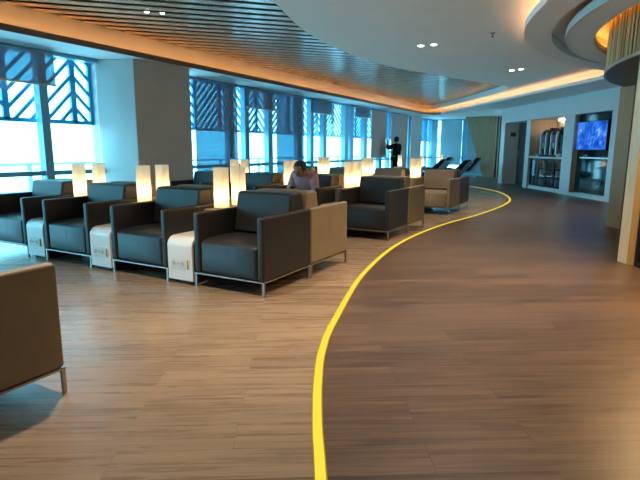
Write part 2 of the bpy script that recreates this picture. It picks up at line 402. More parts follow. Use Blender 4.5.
# ------------------------------------------------------------------ window wall
def bars(bm, y0, y1, z0, z1, direction, pitch=.245, t=.048, x0=-5.27, x1=-5.235):
    """45-degree bars clipped to a rectangle of the y-z plane"""
    h = t*math.sqrt(2)/2
    c = z0-(y1-y0)-pitch
    while c < z1+(y1-y0)+pitch:
        # centre line: z = c + (y-y0) for '/', z = c - (y-y0) + (y1-y0) for back slash
        poly = []
        for (ya, off) in ((y0, -h), (y1, -h), (y1, h), (y0, h)):
            zc = c+(ya-y0) if direction > 0 else c+(y1-ya)
            poly.append((ya, zc+off))
        for sgn, lim in ((1, z0), (-1, z1)):
            new = []
            for i in range(len(poly)):
                a = poly[i]; b = poly[(i+1) % len(poly)]
                ia = sgn*(a[1]-lim) >= 0; ib = sgn*(b[1]-lim) >= 0
                if ia: new.append(a)
                if ia != ib:
                    k = (lim-a[1])/(b[1]-a[1]); new.append((a[0]+k*(b[0]-a[0]), lim))
            poly = new
            if len(poly) < 3: break
        if len(poly) >= 3: prism(bm, poly, x0, x1)
        c += pitch
ribs = [(-7, -5.9, 1), (-5.9, -4.9, -1), (-4.9, -3.9, 1), (-3.9, -2.95, -1), (-2.95, -1.97, 1), (-1.97, -.9, -1), (-.9, .2, 1), (.2, 1.01, -1), (1.01, 2.08, 1), (2.08, 2.45, -1), (2.45, 2.9, 1),
        (4.035, 4.82, -1), (4.82, 5.60, 1), (5.60, 6.42, -1), (6.42, 6.95, 1), (6.95, 7.45, -1), (7.45, 8.4, 1), (8.4, 9.5, -1), (9.5, 9.95, 1), (9.95, 10.3, -1), (10.3, 10.95, 1),
        (10.95, 11.9, -1), (11.9, 12.6, -1), (12.6, 13.1, 1), (13.1, 14.0, -1), (14, 14.9, 1), (14.9, 15.8, -1), (15.8, 16.6, 1), (16.6, 17.9, -1), (19.3, 20.2, 1), (20.2, 21.5, -1)]
ribs = [(-3.245+(a+3.245)*1.0203, -3.245+(b+3.245)*1.0203, c) for a, b, c in ribs]
wins = [(-7, -1.47, [(-4.4, .14)]), (-1.47, 2.52, [(-1.4, .14), (1.545, .13)]), (4.035, 6.0, [(5.98, .3)]), (6.0, 8.97, [(6.49, .16), (7.45, .19), (8.9, .3)]),
        (8.97, 11.9, [(9.55, .18), (10.32, .2), (11.82, .3)]), (11.9, 14.85, [(12.2, .24), (13.33, .25), (14.75, .3)]), (14.85, 17.9, [(15.6, .1), (16.2, .2), (17.85, .1)]), (19.3, 21.5, [(20.4, .12)])]
for i, (y0, y1, mul) in enumerate(wins):
    bm = bmesh.new()
    box(bm, -5.17, -5.03, y0, y1, 0, .09); box(bm, -5.17, -5.03, y0, y1, 2.56, 2.62); box(bm, -5.16, -5.04, y0, y1, .785, .855)
    for (ym, wd) in mul:
        box(bm, -5.16, -5.02, max(ym-wd/2, y0), min(ym+wd/2, y1), .09, 2.56)
    o = struct(link('window_%d' % (i+1), bm, MT['frame']))
    bm = bmesh.new(); box(bm, -5.112, -5.104, y0, y1, .09, 2.56); struct(link('glass_pane', bm, MT['glass'], o))
    bm = bmesh.new()
    for (a, b, s) in ribs:
        if b <= y0 or a >= y1: continue
        a2, b2 = max(a, y0), min(b, y1)
        bars(bm, a2, b2, 1.61, 2.62, s, *((.245, .048) if a < 4 else (.165, .058) if s > 0 else (.20, .050)))
        box(bm, -5.28, -5.23, b2-.045, b2+.045, 1.60, 2.62)
    box(bm, -5.28, -5.23, y0, y1, 1.575, 1.635)
    if bm.verts: struct(link('facade_screen', bm, MT['screen'], o))
    else: bm.free()
# wall end behind and end of hall
bm = bmesh.new(); box(bm, -5.3, 12, -7.2, -7.0, 0, 3.3); struct(link('wall_back', bm, MT['wallwhite']))
bm = bmesh.new(); box(bm, 12, 12.2, -7.2, 22, 0, 3.3); struct(link('wall_right', bm, MT['wallwhite']))
bm = bmesh.new(); box(bm, -5.5, -5.3, -7, 22, 2.60, 3.3); struct(link('wall_left', bm, MT['column']))
bm = bmesh.new(); box(bm, -5.5, -5.1, -7, 22, -.3, -.1); struct(link('trim_2', bm, MT['column']))
# end window across the hall
bm = bmesh.new()
for (a, b) in ((-5.25, -4.90), (-4.66, -4.58), (-3.62, -3.36), (-2.4, -2.3), (-1.3, -1.2)): box(bm, a, b, 21.45, 21.6, .09, 2.56)
box(bm, -5.1, 3, 21.45, 21.6, 0, .09); box(bm, -5.1, 3, 21.45, 21.6, 2.56, 2.62); box(bm, -5.1, 3, 21.46, 21.58, .785, .855)
o = struct(link('window_9', bm, MT['frame']))
bm = bmesh.new(); box(bm, -5.1, 3, 21.52, 21.53, .09, 2.56); struct(link('glass_pane', bm, MT['glass'], o))
bm = bmesh.new()
for x in (-5.0, -4.45, -3.4, -2.7): box(bm, x, x+.09, 21.66, 21.7, 1.5, 2.62)
for k in range(26): 
    xx = -5.1+k*.13; hexa(bm, [(xx, 21.66, 1.5), (xx+.06, 21.66, 1.5), (xx+.06, 21.7, 1.5), (xx, 21.7, 1.5), (xx+.5, 21.66, 2.0), (xx+.56, 21.66, 2.0), (xx+.56, 21.7, 2.0), (xx+.5, 21.7, 2.0)])
struct(link('facade_screen', bm, MT['screen'], o))
bm = bmesh.new(); box(bm, -5.08, -4.80, 21.36, 21.44, 0, 2.6); struct(link('trim_10', bm, MT['post']))
# columns
bm = bmesh.new(); slab(bm, [[(-5.3, 2.53), (-5.05, 2.53), (-4.455, 2.74), (-4.455, 4.03), (-5.3, 4.03)]], 0, ZS); struct(link('column', bm, MT['column'], bevel=.01))
bm = bmesh.new(); box(bm, -5.75, -4.93, 17.9, 19.3, 0, ZS); struct(link('column', bm, MT['column'], bevel=.01))
# balcony and railing outside
bm = bmesh.new(); box(bm, -6.68, -6.52, -9, 24, -.25, -.12); struct(link('trim_9', bm, MT['conc']))
r = empty('balcony_railing', (-6.6, 0, -.12)); tag(r, 'pale blue steel balcony railing outside the window wall', 'railing')
bm = bmesh.new(); cyl(bm, (0, -9, 1.03), (0, 24, 1.03), .022, n=10); link('handrail', bm, MT['rail'], r)
bm = bmesh.new(); cyl(bm, (0, -9, .55), (0, 24, .55), .012, n=8); link('middle_rail', bm, MT['rail'], r)
y = -8.2
while y < 23:
    bm = bmesh.new(); box(bm, -.025, .025, y-.03, y+.03, 0, 1.02); link('post', bm, MT['rail'], r); y += 1.73
# roller blinds
def blind(y0, y1, zb, m, label):
    y0 = -3.245+(y0+3.245)*.982; y1 = -3.245+(y1+3.245)*.982
    b = empty('roller_blind', (-4.965, (y0+y1)/2, 2.56)); h = (y1-y0)/2
    tag(b, label, 'roller blind', 'roller blinds on the window wall')
    bm = bmesh.new(); box(bm, -.002, .002, -h, h, zb-2.56, 0.0); link('fabric', bm, m, b)
    bm = bmesh.new(); cyl(bm, (0, -h, .025), (0, h, .025), .022, n=12); link('roller_tube', bm, MT['post'], b)
    bm = bmesh.new(); box(bm, -.012, .012, -h-.01, h+.01, zb-2.56-.028, zb-2.56); link('bottom_bar', bm, MT['steel'], b)
blind(-1.3, 1.80, 2.13, MT['blind'], 'short raised roller blind at the left edge, left of the thick column')
blind(4.83, 6.22, .50, MT['blind'], 'long lowered translucent roller blind just right of the thick column')
blind(6.60, 7.80, 2.15, MT['blind'], 'short raised roller blind between two lowered blinds, second bay from the column')
blind(7.83, 9.21, .45, MT['blind'], 'long lowered translucent roller blind above and behind the seated man')
blind(9.68, 10.88, 2.22, MT['blind'], 'short raised roller blind just right of the seated man')
blind(12.65, 13.88, 2.27, MT['blind'], 'farthest short raised roller blind, left of the opaque grey blinds')
blind(13.97, 15.48, .90, MT['blind2'], 'opaque grey roller blind lowered to knee height, left of the standing person')
blind(15.95, 16.36, .15, MT['blind2'], 'narrow dark roller blind strip between two bright slits behind the standing person')
blind(16.46, 17.86, .15, MT['blind2'], 'opaque grey roller blind behind the standing person, right of the bright slit')
b = empty('roller_blind', (-2.3, 21.4, 2.56)); tag(b, 'dim blue lowered blind on the far end window behind the slanted column', 'roller blind')
bm = bmesh.new(); box(bm, -1.05, 1.05, -.002, .002, -2.47, 0); link('fabric', bm, fabric_blind('dim end blind', (.12, .36, .48), (.35, .4, .42), .80), b)
bm = bmesh.new(); cyl(bm, (-1.05, 0, .025), (1.05, 0, .025), .022, n=12); link('roller_tube', bm, MT['post'], b)
b = empty('roller_blind', (-4.12, 21.4, 2.56)); tag(b, 'pale blue lowered blind on the far end window', 'roller blind')
bm = bmesh.new(); box(bm, -.45, .5, -.002, .002, -2.1, 0); link('fabric', bm, fabric_blind('pale end blind', (.20, .42, .50), (.4, .45, .46), .70), b)
bm = bmesh.new(); cyl(bm, (-.45, 0, .025), (.5, 0, .025), .022, n=12); link('roller_tube', bm, MT['post'], b)

# ------------------------------------------------------------------ right wall with niches
e2 = Vector((.521, -.854, 0)); d2 = Vector((.854, .521, 0)); O2 = Vector((8.87-.61*16.39, 16.39, 0))
def W(s, t, z): return O2+s*e2+t*d2+Vector((0, 0, z))
def wbox(bm, s0, s1, t0, t1, z0, z1):
    hexa(bm, [W(s0, t0, z0), W(s1, t0, z0), W(s1, t1, z0), W(s0, t1, z0), W(s0, t0, z1), W(s1, t0, z1), W(s1, t1, z1), W(s0, t1, z1)])
bm = bmesh.new()
for (a, b) in ((.3, .62), (2.35, 2.63), (4.68, 5.18), (6.80, 9.2)): wbox(bm, a, b, 0, 1.1, 0, 2.12)
wbox(bm, .3, 9.2, 0, 1.1, 2.125, ZS)
wbox(bm, 5.18, 6.80, .16, 1.1, 0, 2.12)      # shallow screen niche
wbox(bm, 2.63, 4.68, .85, 1.1, 0, 2.12); wbox(bm, .62, 2.35, .55, 1.1, 0, 2.12)
struct(link('wall_niches', bm, MT['wallwhite']))
bm = bmesh.new()
for (a, b) in ((.66, 2.3), (2.4, 4.6), (4.72, 5.14), (6.85, 8.2)):
    pass
for s in (1.5, 3.0, 4.5, 6.0): wbox(bm, s-.004, s+.004, -.003, 0, 2.14, ZS-.01)
wbox(bm, 4.70, 5.16, -.003, 0, .985, .995)
struct(link('trim_3', bm, MT['taupe']))
bm = bmesh.new(); wbox(bm, 4.68, 7.2, -.03, 0, 0, .09); wbox(bm, 2.35, 2.63, -.01, 0, 0, .09); struct(link('baseboard_right', bm, MT['wallwhite']))
# door niche
bm = bmesh.new(); wbox(bm, .62, .64, .005, .55, 0, 2.12); struct(link('trim_4', bm, MT['taupe']))
bm = bmesh.new(); wbox(bm, .64, 2.35, .51, .548, 0, 2.12); dr = struct(link('door_1', bm, MT['darkgrey']))
bm = bmesh.new(); wbox(bm, .80, .83, .47, .49, .95, 1.15); wbox(bm, .80, .83, .47, .51, 1.14, 1.16); wbox(bm, .80, .83, .47, .51, .95, .97); link('door_handle', bm, MT['steel'], dr)
bm = bmesh.new(); wbox(bm, .64, .648, .22, .40, 1.66, 1.80)
tag(link('sign_plate', bm, MT['darkgrey']), 'small dark sign plate on the taupe side of the door recess', 'sign')
# coffee niche linings
bm = bmesh.new(); wbox(bm, 2.63, 2.65, .005, .85, 1.0, 2.12); wbox(bm, 2.65, 4.68, .83, .85, 1.0, 2.12); struct(link('trim_5', bm, MT['tan']))
c = struct(link('trim_6', (lambda b: (wbox(b, 2.65, 4.68, .0, .83, .955, 1.0), b)[1])(bmesh.new()), MT['tabwhite']))
bm = bmesh.new(); wbox(bm, 2.9, 4.5, .74, .77, 2.09, 2.115)
tag(link('niche_light', bm, emis('niche led', (1, .74, .48), 18)), 'thin warm light tube under the top of the coffee niche', 'light')
def coffee(s0, label):
    m = empty('coffee_machine', W(s0+.25, .40, 1.0)); tag(m, label, 'coffee machine', 'coffee machines in the niche')
    m.rotation_euler = (0, 0, math.atan2(e2.y, e2.x))   # local x along the wall, local y into the wall
    bm = bmesh.new()
    prof = [(-.16, .06), (.30, .06), (.30, .60), (.24, .78), (-.06, .81), (-.16, .74)]
    prism(bm, prof, -.22, .22); link('body', bm, MT['blackgloss'], m, bevel=.012)
    bm = bmesh.new(); prism(bm, [(-.24, 0), (.30, 0), (.30, .055), (-.24, .055)], -.23, .23); link('drip_tray', bm, MT['blackgloss'], m, bevel=.006)
    for sx in (-1, 1):
        bm = bmesh.new(); prism(bm, [(-.235, .06), (-.165, .06), (-.165, .73), (-.20, .73), (-.235, .66)], sx*.165-.026, sx*.165+.026); link('chrome_pillar', bm, MT['chrome'], m, bevel=.008)
    bm = bmesh.new(); prism(bm, [(-.225, .40), (-.165, .40), (-.165, .62), (-.20, .62)], -.112, .112); link('display', bm, emis('coffee display', (.04, .07, .14), .6), m)
    bm = bmesh.new(); cyl(bm, (0, -.20, .24), (0, -.20, .36), .022, .035, 12); box(bm, -.05, .05, -.22, -.165, .34, .40); link('spout', bm, MT['steel'], m)
    bm = bmesh.new(); cyl(bm, (0, .1, .79), (0, .1, .85), .12, .14, 16); link('bean_hopper', bm, MT['blackgloss'], m)
coffee(2.92, 'left black coffee machine with chrome pillars on the white counter')
coffee(3.55, 'right black coffee machine with chrome pillars on the white counter')
bm = bmesh.new(); wbox(bm, 4.14, 4.52, .2, .75, 1.0, 1.62); tag(link('appliance_cabinet', bm, MT['blackgloss'], bevel=.01), 'tall plain black cabinet right of the two coffee machines', 'cabinet')
for i, (s, t) in enumerate(((2.76, .2), (4.24, .1), (4.36, .1), (4.58, .14))):
    bm = bmesh.new(); p = W(s, t, 1.0); cyl(bm, p, p+Vector((0, 0, .10)), .032, .042, 14)
    tag(link('paper_cup', bm, MT['tabwhite']), ('white cup stack at the left end of the coffee counter', 'white cup in front of the black cabinet, left of its pair', 'white cup in front of the black cabinet, right of its pair', 'white cup at the right end of the coffee counter')[i], 'cup')
def fridge(s0, s1, label, cols):
    m = empty('drinks_fridge', W((s0+s1)/2, .05, 0)); tag(m, label, 'fridge', 'glass door fridges under the coffee counter'); h = (s1-s0)/2
    m.rotation_euler = (0, 0, math.atan2(e2.y, e2.x))
    bm = bmesh.new(); box(bm, -h, -h+.04, .05, .6, .1, .945); box(bm, h-.04, h, .05, .6, .1, .945); box(bm, -h, h, .05, .6, .1, .15); box(bm, -h, h, .05, .6, .90, .945); box(bm, -h, h, .56, .6, .1, .945)
    link('cabinet', bm, MT['darkgrey'], m)
    bm = bmesh.new(); box(bm, -h+.04, h-.04, .12, .55, .42, .43); box(bm, -h+.04, h-.04, .12, .55, .66, .67); link('shelf', bm, MT['steel'], m)
    bm = bmesh.new(); box(bm, -h+.04, h-.04, .3, .34, .885, .90); link('fridge_light', bm, emis('fridge led', (.8, .95, 1), 4), m)
    bm = bmesh.new(); box(bm, -h, h, 0, .10, 0, .095); link('plinth', bm, MT['wallwhite'], m)
    for (a, b) in ((-h+.005, -.004), (.004, h-.005)):
        dd = bmesh.new(); box(dd, a, a+.05, .01, .045, .12, .94); box(dd, b-.05, b, .01, .045, .12, .94); box(dd, a, b, .01, .045, .12, .17); box(dd, a, b, .01, .045, .88, .94)
        dd = link('door', dd, MT['blackgloss'], m)
        bm = bmesh.new(); box(bm, a+.05, b-.05, .025, .03, .17, .88); link('door_glass', bm, MT['cleargl'], dd)
    return m, h
kinds = [(.55, .06, .05), (.45, .55, .08), (.75, .78, .8), (.10, .35, .12), (.7, .35, .05), (.2, .3, .6)]
dm = [mat('drink %d' % i, c_, .3) for i, c_ in enumerate(kinds)]
fr_spec = ((2.67, 3.65, 'left dark fridge with glass doors under the coffee counter'), (3.67, 4.64, 'right dark fridge with glass doors under the coffee counter'))
names = ('red', 'lime yellow', 'white', 'green', 'orange', 'blue')
for fi, (a, b, lb) in enumerate(fr_spec):
    fridge(a, b, lb, None)
    for sh, z in enumerate((.15, .43, .67)):
        for i in range(7):
            s = a+.12+i*(b-a-.24)/6; p = W(s, .24, z+.0005)
            k = ((0, 0, 0, 1, 1, 1, 1), (0, 0, 2, 2, 4, 1, 1), (2, 2, 5, 5, 3, 2, 2))[2-sh][i]
            bm = bmesh.new(); cyl(bm, p, p+Vector((0, 0, .13)), .030, n=10); cyl(bm, p+Vector((0, 0, .13)), p+Vector((0, 0, .175)), .030, .012, 10); cyl(bm, p+Vector((0, 0, .175)), p+Vector((0, 0, .195)), .013, n=10)
            tag(link('drink_bottle', bm, dm[k]), '%s drink bottle on the %s shelf of the %s glass fridge' % (names[k], ('bottom', 'middle', 'top')[sh], ('left', 'right')[fi]), 'bottle',
                '%s bottles on the %s shelf of the %s fridge' % (names[k], ('bottom', 'middle', 'top')[sh], ('left', 'right')[fi]))
# screen niche
bm = bmesh.new(); wbox(bm, 5.18, 5.20, .005, .16, 0.09, 2.12); struct(link('trim_7', bm, MT['tan']))
bm = bmesh.new(); wbox(bm, 5.20, 6.80, .145, .159, .1, 2.12); struct(link('window_10', bm, MT['darkglass']))
tvz = empty('wall_television', W(5.88, .14, 1.56)); tvz.rotation_euler = (0, 0, math.atan2(e2.y, e2.x)); tag(tvz, 'wide television with a blue picture mounted in the right wall recess', 'television')
bm = bmesh.new(); box(bm, -.66, .66, -.06, -.02, -.36, .36); link('housing', bm, MT['blackgloss'], tvz, bevel=.006)
bm = bmesh.new(); box(bm, -.645, .645, -.063, -.0605, -.345, .345); link('screen', bm, MT['tv'], tvz)
bm = bmesh.new(); box(bm, -.2, .2, -.019, 0, -.15, .15); link('bracket', bm, MT['blackgloss'], tvz)
bm = bmesh.new(); wbox(bm, 5.40, 6.66, .10, .12, .99, 1.02); 
for s in (5.45, 6.6): wbox(bm, s, s+.02, .12, .144, .995, 1.015)
tag(link('metal_rail', bm, MT['chrome']), 'thin bright horizontal rail on the dark glass below the television', 'rail')

# slanted wood column at the far end, dark opening beside it
bm = bmesh.new()
hexa(bm, [(-2.26, 19.9, 0), (-1.86, 19.9, 0), (-1.86, 20.6, 0), (-2.26, 20.6, 0), (-3.14, 19.9, ZS), (-1.88, 19.9, ZS), (-1.88, 20.6, ZS), (-3.14, 20.6, ZS)])
struct(link('column_slanted', bm, MT['trap']))
bm = bmesh.new(); box(bm, -1.855, -1.0, 20.3, 20.34, 0, ZS); struct(link('wall_far', bm, MT['darkglass']))
bm = bmesh.new(); box(bm, -1.72, -1.68, 19.95, 20.02, 0, ZS); struct(link('trim_8', bm, MT['tan']))

# ------------------------------------------------------------------ gold drum, pilasters and bar enclosure
RD = 4.07
dr = empty('canopy_drum', (DC.x, DC.y, 2.15)); tag(dr, 'big round canopy with a curtain of gold rods over a dark disc', 'canopy')
bm = bmesh.new()
n = 430
for i in range(n):
    a = math.radians(95+170*i/n); r_ = RD-.02+.012*math.sin(i*2.3)
    x, y = r_*math.cos(a), r_*math.sin(a)
    rr = .0085+.002*math.sin(i*1.7)
    cyl(bm, (x, y, .03), (x, y, .85), rr, n=5, caps=False)
o = link('rod_curtain', bm, MT['gold'], dr); o['kind'] = 'stuff'
bm = bmesh.new(); slab(bm, [[(p[0]-DC.x, p[1]-DC.y) for p in arc(RD-.015, 0, 360, 128)[:-1]]], 0, .025); link('underside_disc', bm, MT['disc'], dr)
bm = bmesh.new(); strip(bm, [(p[0]-DC.x, p[1]-DC.y) for p in arc(RD, 90, 270, 96)], -.012, .012, -.004, .03); link('rim', bm, MT['rim'], dr)
bm = bmesh.new(); strip(bm, [(p[0]-DC.x, p[1]-DC.y) for p in arc(RD-.06, 90, 270, 96)], -.004, .004, .03, .95); link('backing', bm, MT['disc'], dr)
bm = bmesh.new(); ribbon_wall(bm, arc(4.34, 90, 270, 80), ZT, 3.05); ribbon_wall(bm, arc(4.36, 90, 270, 80), ZT, 3.05); slab(bm, [arc(4.36, 90, 270, 80)+arc(3.5, 270, 90, 60)], 3.05, 3.07)
struct(link('ceiling_drum_recess', bm, MT['fascia']))
bm = bmesh.new(); strip(bm, arc(4.28, 92, 268, 80), -.01, .01, ZT+.001, ZT+.012)
tag(link('cove_light', bm, MT['led_g']), 'amber cove light ring glowing round the gold rod drum', 'cove light')
def pil(name, pts, z1, m, label):
    bm = bmesh.new(); slab(bm, [pts], .0, z1); return struct(link(name, bm, m))
pil('column_wood', [(2.45, 6.01), (2.63, 5.75), (3.3, 6.15), (3.1, 6.4)], 2.149, MT['pilwood'], '')
pp = pil('column_pale', [(2.545, 3.09), (2.625, 2.96), (2.665, 2.99), (2.585, 3.115)], 2.149, MT['palewood'], '')
pil('column_lit_side', [(2.626, 2.955), (2.69, 2.935), (3.0, 3.35), (2.93, 3.40), (2.668, 2.992)], 2.149, MT['orangewood'], '')  # side of the pale pilaster, warm light from inside put into its orange
gp = empty('glass_partition', (2.72, 2.78, 0)); tag(gp, 'dark framed glass door panel at the right edge beside the pale pilaster', 'door')
def seg(bm, a, b, th, z0, z1):
    a = Vector((*a, 0)); b = Vector((*b, 0)); nn = Vector((-(b-a).y, (b-a).x, 0)).normalized()*th/2
    hexa(bm, [Vector((*(v+s).xy, z)) for z in (z0, z1) for v, s in ((a, -nn), (b, -nn), (b, nn), (a, nn))])
A_, B_ = (-.012, .13), (.45, -.75)
bm = bmesh.new(); seg(bm, A_, (.012, .085), .04, .0, 2.12); seg(bm, (.42, -.70), B_, .04, 0, 2.12); seg(bm, A_, B_, .04, 0, .06); seg(bm, A_, B_, .04, 2.06, 2.12); link('door_frame', bm, MT['blackgloss'], gp)
bm = bmesh.new(); seg(bm, A_, B_, .008, .06, 2.06); link('door_glass', bm, MT['cleargl'], gp)
bm = bmesh.new(); strip(bm, arc(3.45, 95, 265, 60), -.03, .03, 0, 2.149); struct(link('wall_bar', bm, MT['orangewood']))
l = bpy.data.lights.new('bar_light', 'AREA'); l.energy = 120; l.color = (1, .62, .28); l.size = 1.2; l.shape = 'DISK'
lo = bpy.data.objects.new('bar_light', l); COL.objects.link(lo); lo.location = (3.35, 2.4, 2.12)

# ------------------------------------------------------------------ armchairs
def rbox(bm, *a): return box(bm, *a)
def make_chair(m):
    t = empty('armchair', (0, 0, 0))     # origin: centre of the footprint, front towards -y; 0.72 x 0.765 x 0.80
    w_, d_ = .370, .3825
    bm = bmesh.new()
    for (a, b, c_, d) in ((-w_, w_, -d_, -d_+.022), (-w_, w_, d_-.022, d_), (-w_, -w_+.022, -d_+.022, d_-.022), (w_-.022, w_, -d_+.022, d_-.022)): box(bm, a, b, c_, d, .119, .130)
    link('base_frame', bm, MT['steel'], t)
    for sx in (-1, 1):
        for sy in (-1, 1):
            bm = bmesh.new(); box(bm, sx*(w_-.011)-.009, sx*(w_-.011)+.009, sy*(d_-.011)-.009, sy*(d_-.011)+.009, 0.001, .119); link('leg', bm, MT['steel'], t)
        bm = bmesh.new(); x0, x1 = (-w_, -w_+.066) if sx < 0 else (w_-.066, w_)
        box(bm, x0, x1, -d_, d_, .131, .66); link('armrest', bm, m, t, bevel=.020, seg=3)
    bm = bmesh.new()
    prof = [(-d_+.004, .131), (.18, .131), (.18, .425), (-.12, .438), (-.30, .432), (-d_+.022, .42), (-d_+.004, .395)]
    prism(bm, prof, -w_+.067, w_-.067); link('seat', bm, m, t, bevel=.034, seg=4)
    bm = bmesh.new(); box(bm, -.001, .001, -d_+.0032, -d_+.006, .16, .37); link('seat_seam', bm, MT['navybox'] if m is MT['dark'] else MT['taupe'], t)
    bm = bmesh.new()
    prof = [(.09, .41), (.185, .131), (d_-.002, .131), (d_-.004, .66), (.345, .80), (.325, .812), (.165, .812), (.15, .80)]
    prism(bm, [(.182, .131), (d_-.002, .131), (d_-.002, .665), (.345, .795), (.32, .81), (.17, .81), (.15, .79), (.085, .44), (.182, .44)], -w_+.068, w_-.068)
    link('backrest', bm, m, t, bevel=.024, seg=3)
    return t
CH = {'dark': make_chair(MT['dark']), 'beige': make_chair(MT['beige'])}
used = set()
def chair(kind, x, y, facing, label, group):
    o = CH[kind] if kind not in used else copy_tree(CH[kind]); used.add(kind)
    o.location = (x, y, 0); o.rotation_euler = (0, 0, 0 if facing > 0 else PI); tag(o, label, 'armchair', group); return o
# ------------------------------------------------------------------ charging side tables and lamps
def make_table():
    t = empty('side_table', (0, 0, 0))   # front towards -y, origin at the front centre; gap between chairs 0.333
    hw = .146
    outer_ = [(0.0, .035)] + [(0.085-.085*math.cos(a), (.34)+.085*math.sin(a)) for a in (PI/2*i/7 for i in range(8))] + [(.50, .425)]
    inner_ = [(.50, .40)] + [(0.085-.06*math.cos(a), (.34)+.06*math.sin(a)) for a in (PI/2*(7-i)/7 for i in range(8))] + [(.025, .035)]
    bm = bmesh.new(); prism(bm, outer_+inner_, -hw, hw); link('waterfall_top', bm, MT['tabwhite'], t, bevel=.003)
    bm = bmesh.new(); prism(bm, [(.028, .06), (.50, .06), (.50, .397), (.09, .397), (.05, .383), (.028, .345)], -hw+.012, hw-.008); link('body', bm, MT['navybox'], t)
    bm = bmesh.new(); box(bm, -hw+.02, hw-.02, .06, .48, .001, .058); link('plinth', bm, MT['navybox'], t)
    pl = bmesh.new(); box(pl, -.105, .065, -.004, -.0005, .135, .235); pl = link('outlet_panel', pl, MT['plate'], t, bevel=.002)
    for sx in (-.07, .03):
        bm = bmesh.new(); cyl(bm, (sx, -.007, .187), (sx, -.0042, .187), .021, n=14); link('socket', bm, MT['socket'], pl)
    bm = bmesh.new(); box(bm, -.032, -.008, -.0065, -.0042, .178, .196); link('usb_port', bm, MT['socket'], pl)
    bm = bmesh.new(); box(bm, .088, .098, -.012, -.0005, .145, .225); link('pull_handle', bm, MT['brass'], t)
    bm = bmesh.new(); box(bm, -hw, hw, .502, .765, .05, .618); link('console', bm, MT['console'], t, bevel=.004)
    return t
TB = [make_table()]
def make_lamp():
    t = empty('table_lamp', (0, 0, 0)); h = .052
    bm = bmesh.new(); box(bm, -h-.006, h+.006, -h-.006, h+.006, .0005, .014); link('base', bm, MT['console'], t)
    bm = bmesh.new()
    for (a, b) in (((-h, -h), (h, -h)), ((h, -h), (h, h)), ((h, h), (-h, h)), ((-h, h), (-h, -h))):
        v = [bm.verts.new((*p, z)) for p, z in ((a, .016), (b, .016), (b, .40), (a, .40))]; bm.faces.new(v)
    link('lamp_shade', bm, MT['shade'], t)
    bm = bmesh.new()
    for z in (.398, ):
        for (x0, x1, y0, y1) in ((-h-.002, h+.002, -h-.002, -h+.002), (-h-.002, h+.002, h-.002, h+.002), (-h-.002, -h+.002, -h, h), (h-.002, h+.002, -h, h)): box(bm, x0, x1, y0, y1, z, z+.004)
    link('shade_rim', bm, MT['shadetrim'], t)
    bm = bmesh.new(); cyl(bm, (0, 0, .014), (0, 0, .05), .012, n=10); link('lamp_holder', bm, MT['plate'], t)
    bm = bmesh.new(); ellipsoid(bm, (0, 0, .09), (.022, .022, .034), n=12, k=8); link('bulb', bm, emis('lamp bulb', (1, .70, .36), 16), t, smooth=True)
    l = bpy.data.lights.new('bulb_light', 'POINT'); l.energy = LAMP_W; l.color = (1, .66, .32); l.shadow_soft_size = .025
    lo = bpy.data.objects.new('bulb_light', l); COL.objects.link(lo); lo.parent = t; lo.location = (0, 0, .15)
    return t
LP = [make_lamp()]; nl = [0]; ntb = [0]
def lamp(x, y, z, label, group=None):
    o = LP[0] if nl[0] == 0 else copy_tree(LP[0]); nl[0] += 1
    o.location = (x, y, z); tag(o, label, 'table lamp', group)
def table(x, y, rz, label, group):
    o = TB[0] if ntb[0] == 0 else copy_tree(TB[0]); ntb[0] += 1
    o.location = (x, y, 0); o.rotation_euler = (0, 0, rz); tag(o, label, 'side table', group)

PX = 1.064
ordn = ('first', 'second', 'third', 'fourth')
rows = [(0.0, -.008, 'dark', 'beige', 'front', 4), (2.95, -.085, 'dark', 'beige', 'second', 4), (6.03, -.09, 'beige', 'dark', 'third', 4)]
for (y0, x0, ka, kb, rn, n) in rows:
    col = {'dark': 'charcoal', 'beige': 'beige'}
    for k in range(n):
        xc = x0-.368-PX*k
        where = '%s from the yellow strip' % ordn[k]
        extra = ' (man in it)' if (rn == 'second' and k == 1) else ''
        chair(ka, xc, y0+.3825, 1, '%s armchair facing the camera, %s row%s, %s' % (col[ka], rn, extra, where), 'armchairs in rows by the windows')
        chair(kb, xc, y0+1.155, -1, '%s armchair back to back with the %s row, %s' % (col[kb], rn, where), 'armchairs in rows by the windows')
    for k in range(n-1 if rn != 'third' else n-1):
        xg = x0-.738-.175-PX*k; xl = xg+(.035 if rn == 'second' else 0)
        pos = 'between %s and %s %s row armchairs' % (ordn[k], ordn[k+1], rn)
        table(xg, y0+.005, 0, 'white charging side table, camera side, %s' % pos, 'charging side tables')
        table(xg, y0+1.5375, PI, 'white charging side table, far side, %s' % pos, 'charging side tables')
        lamp(xl, y0+.60, .619, 'glowing square lamp, nearer of the pair %s' % pos, 'square table lamps')
        lamp(xl, y0+.87, .619, 'glowing square lamp, farther of the pair %s' % pos, 'square table lamps')
# single beige armchair at the left edge of the picture
chair('beige', -.31, -2.175, -1, 'beige leather armchair cut off at the lower left edge of the picture', None)

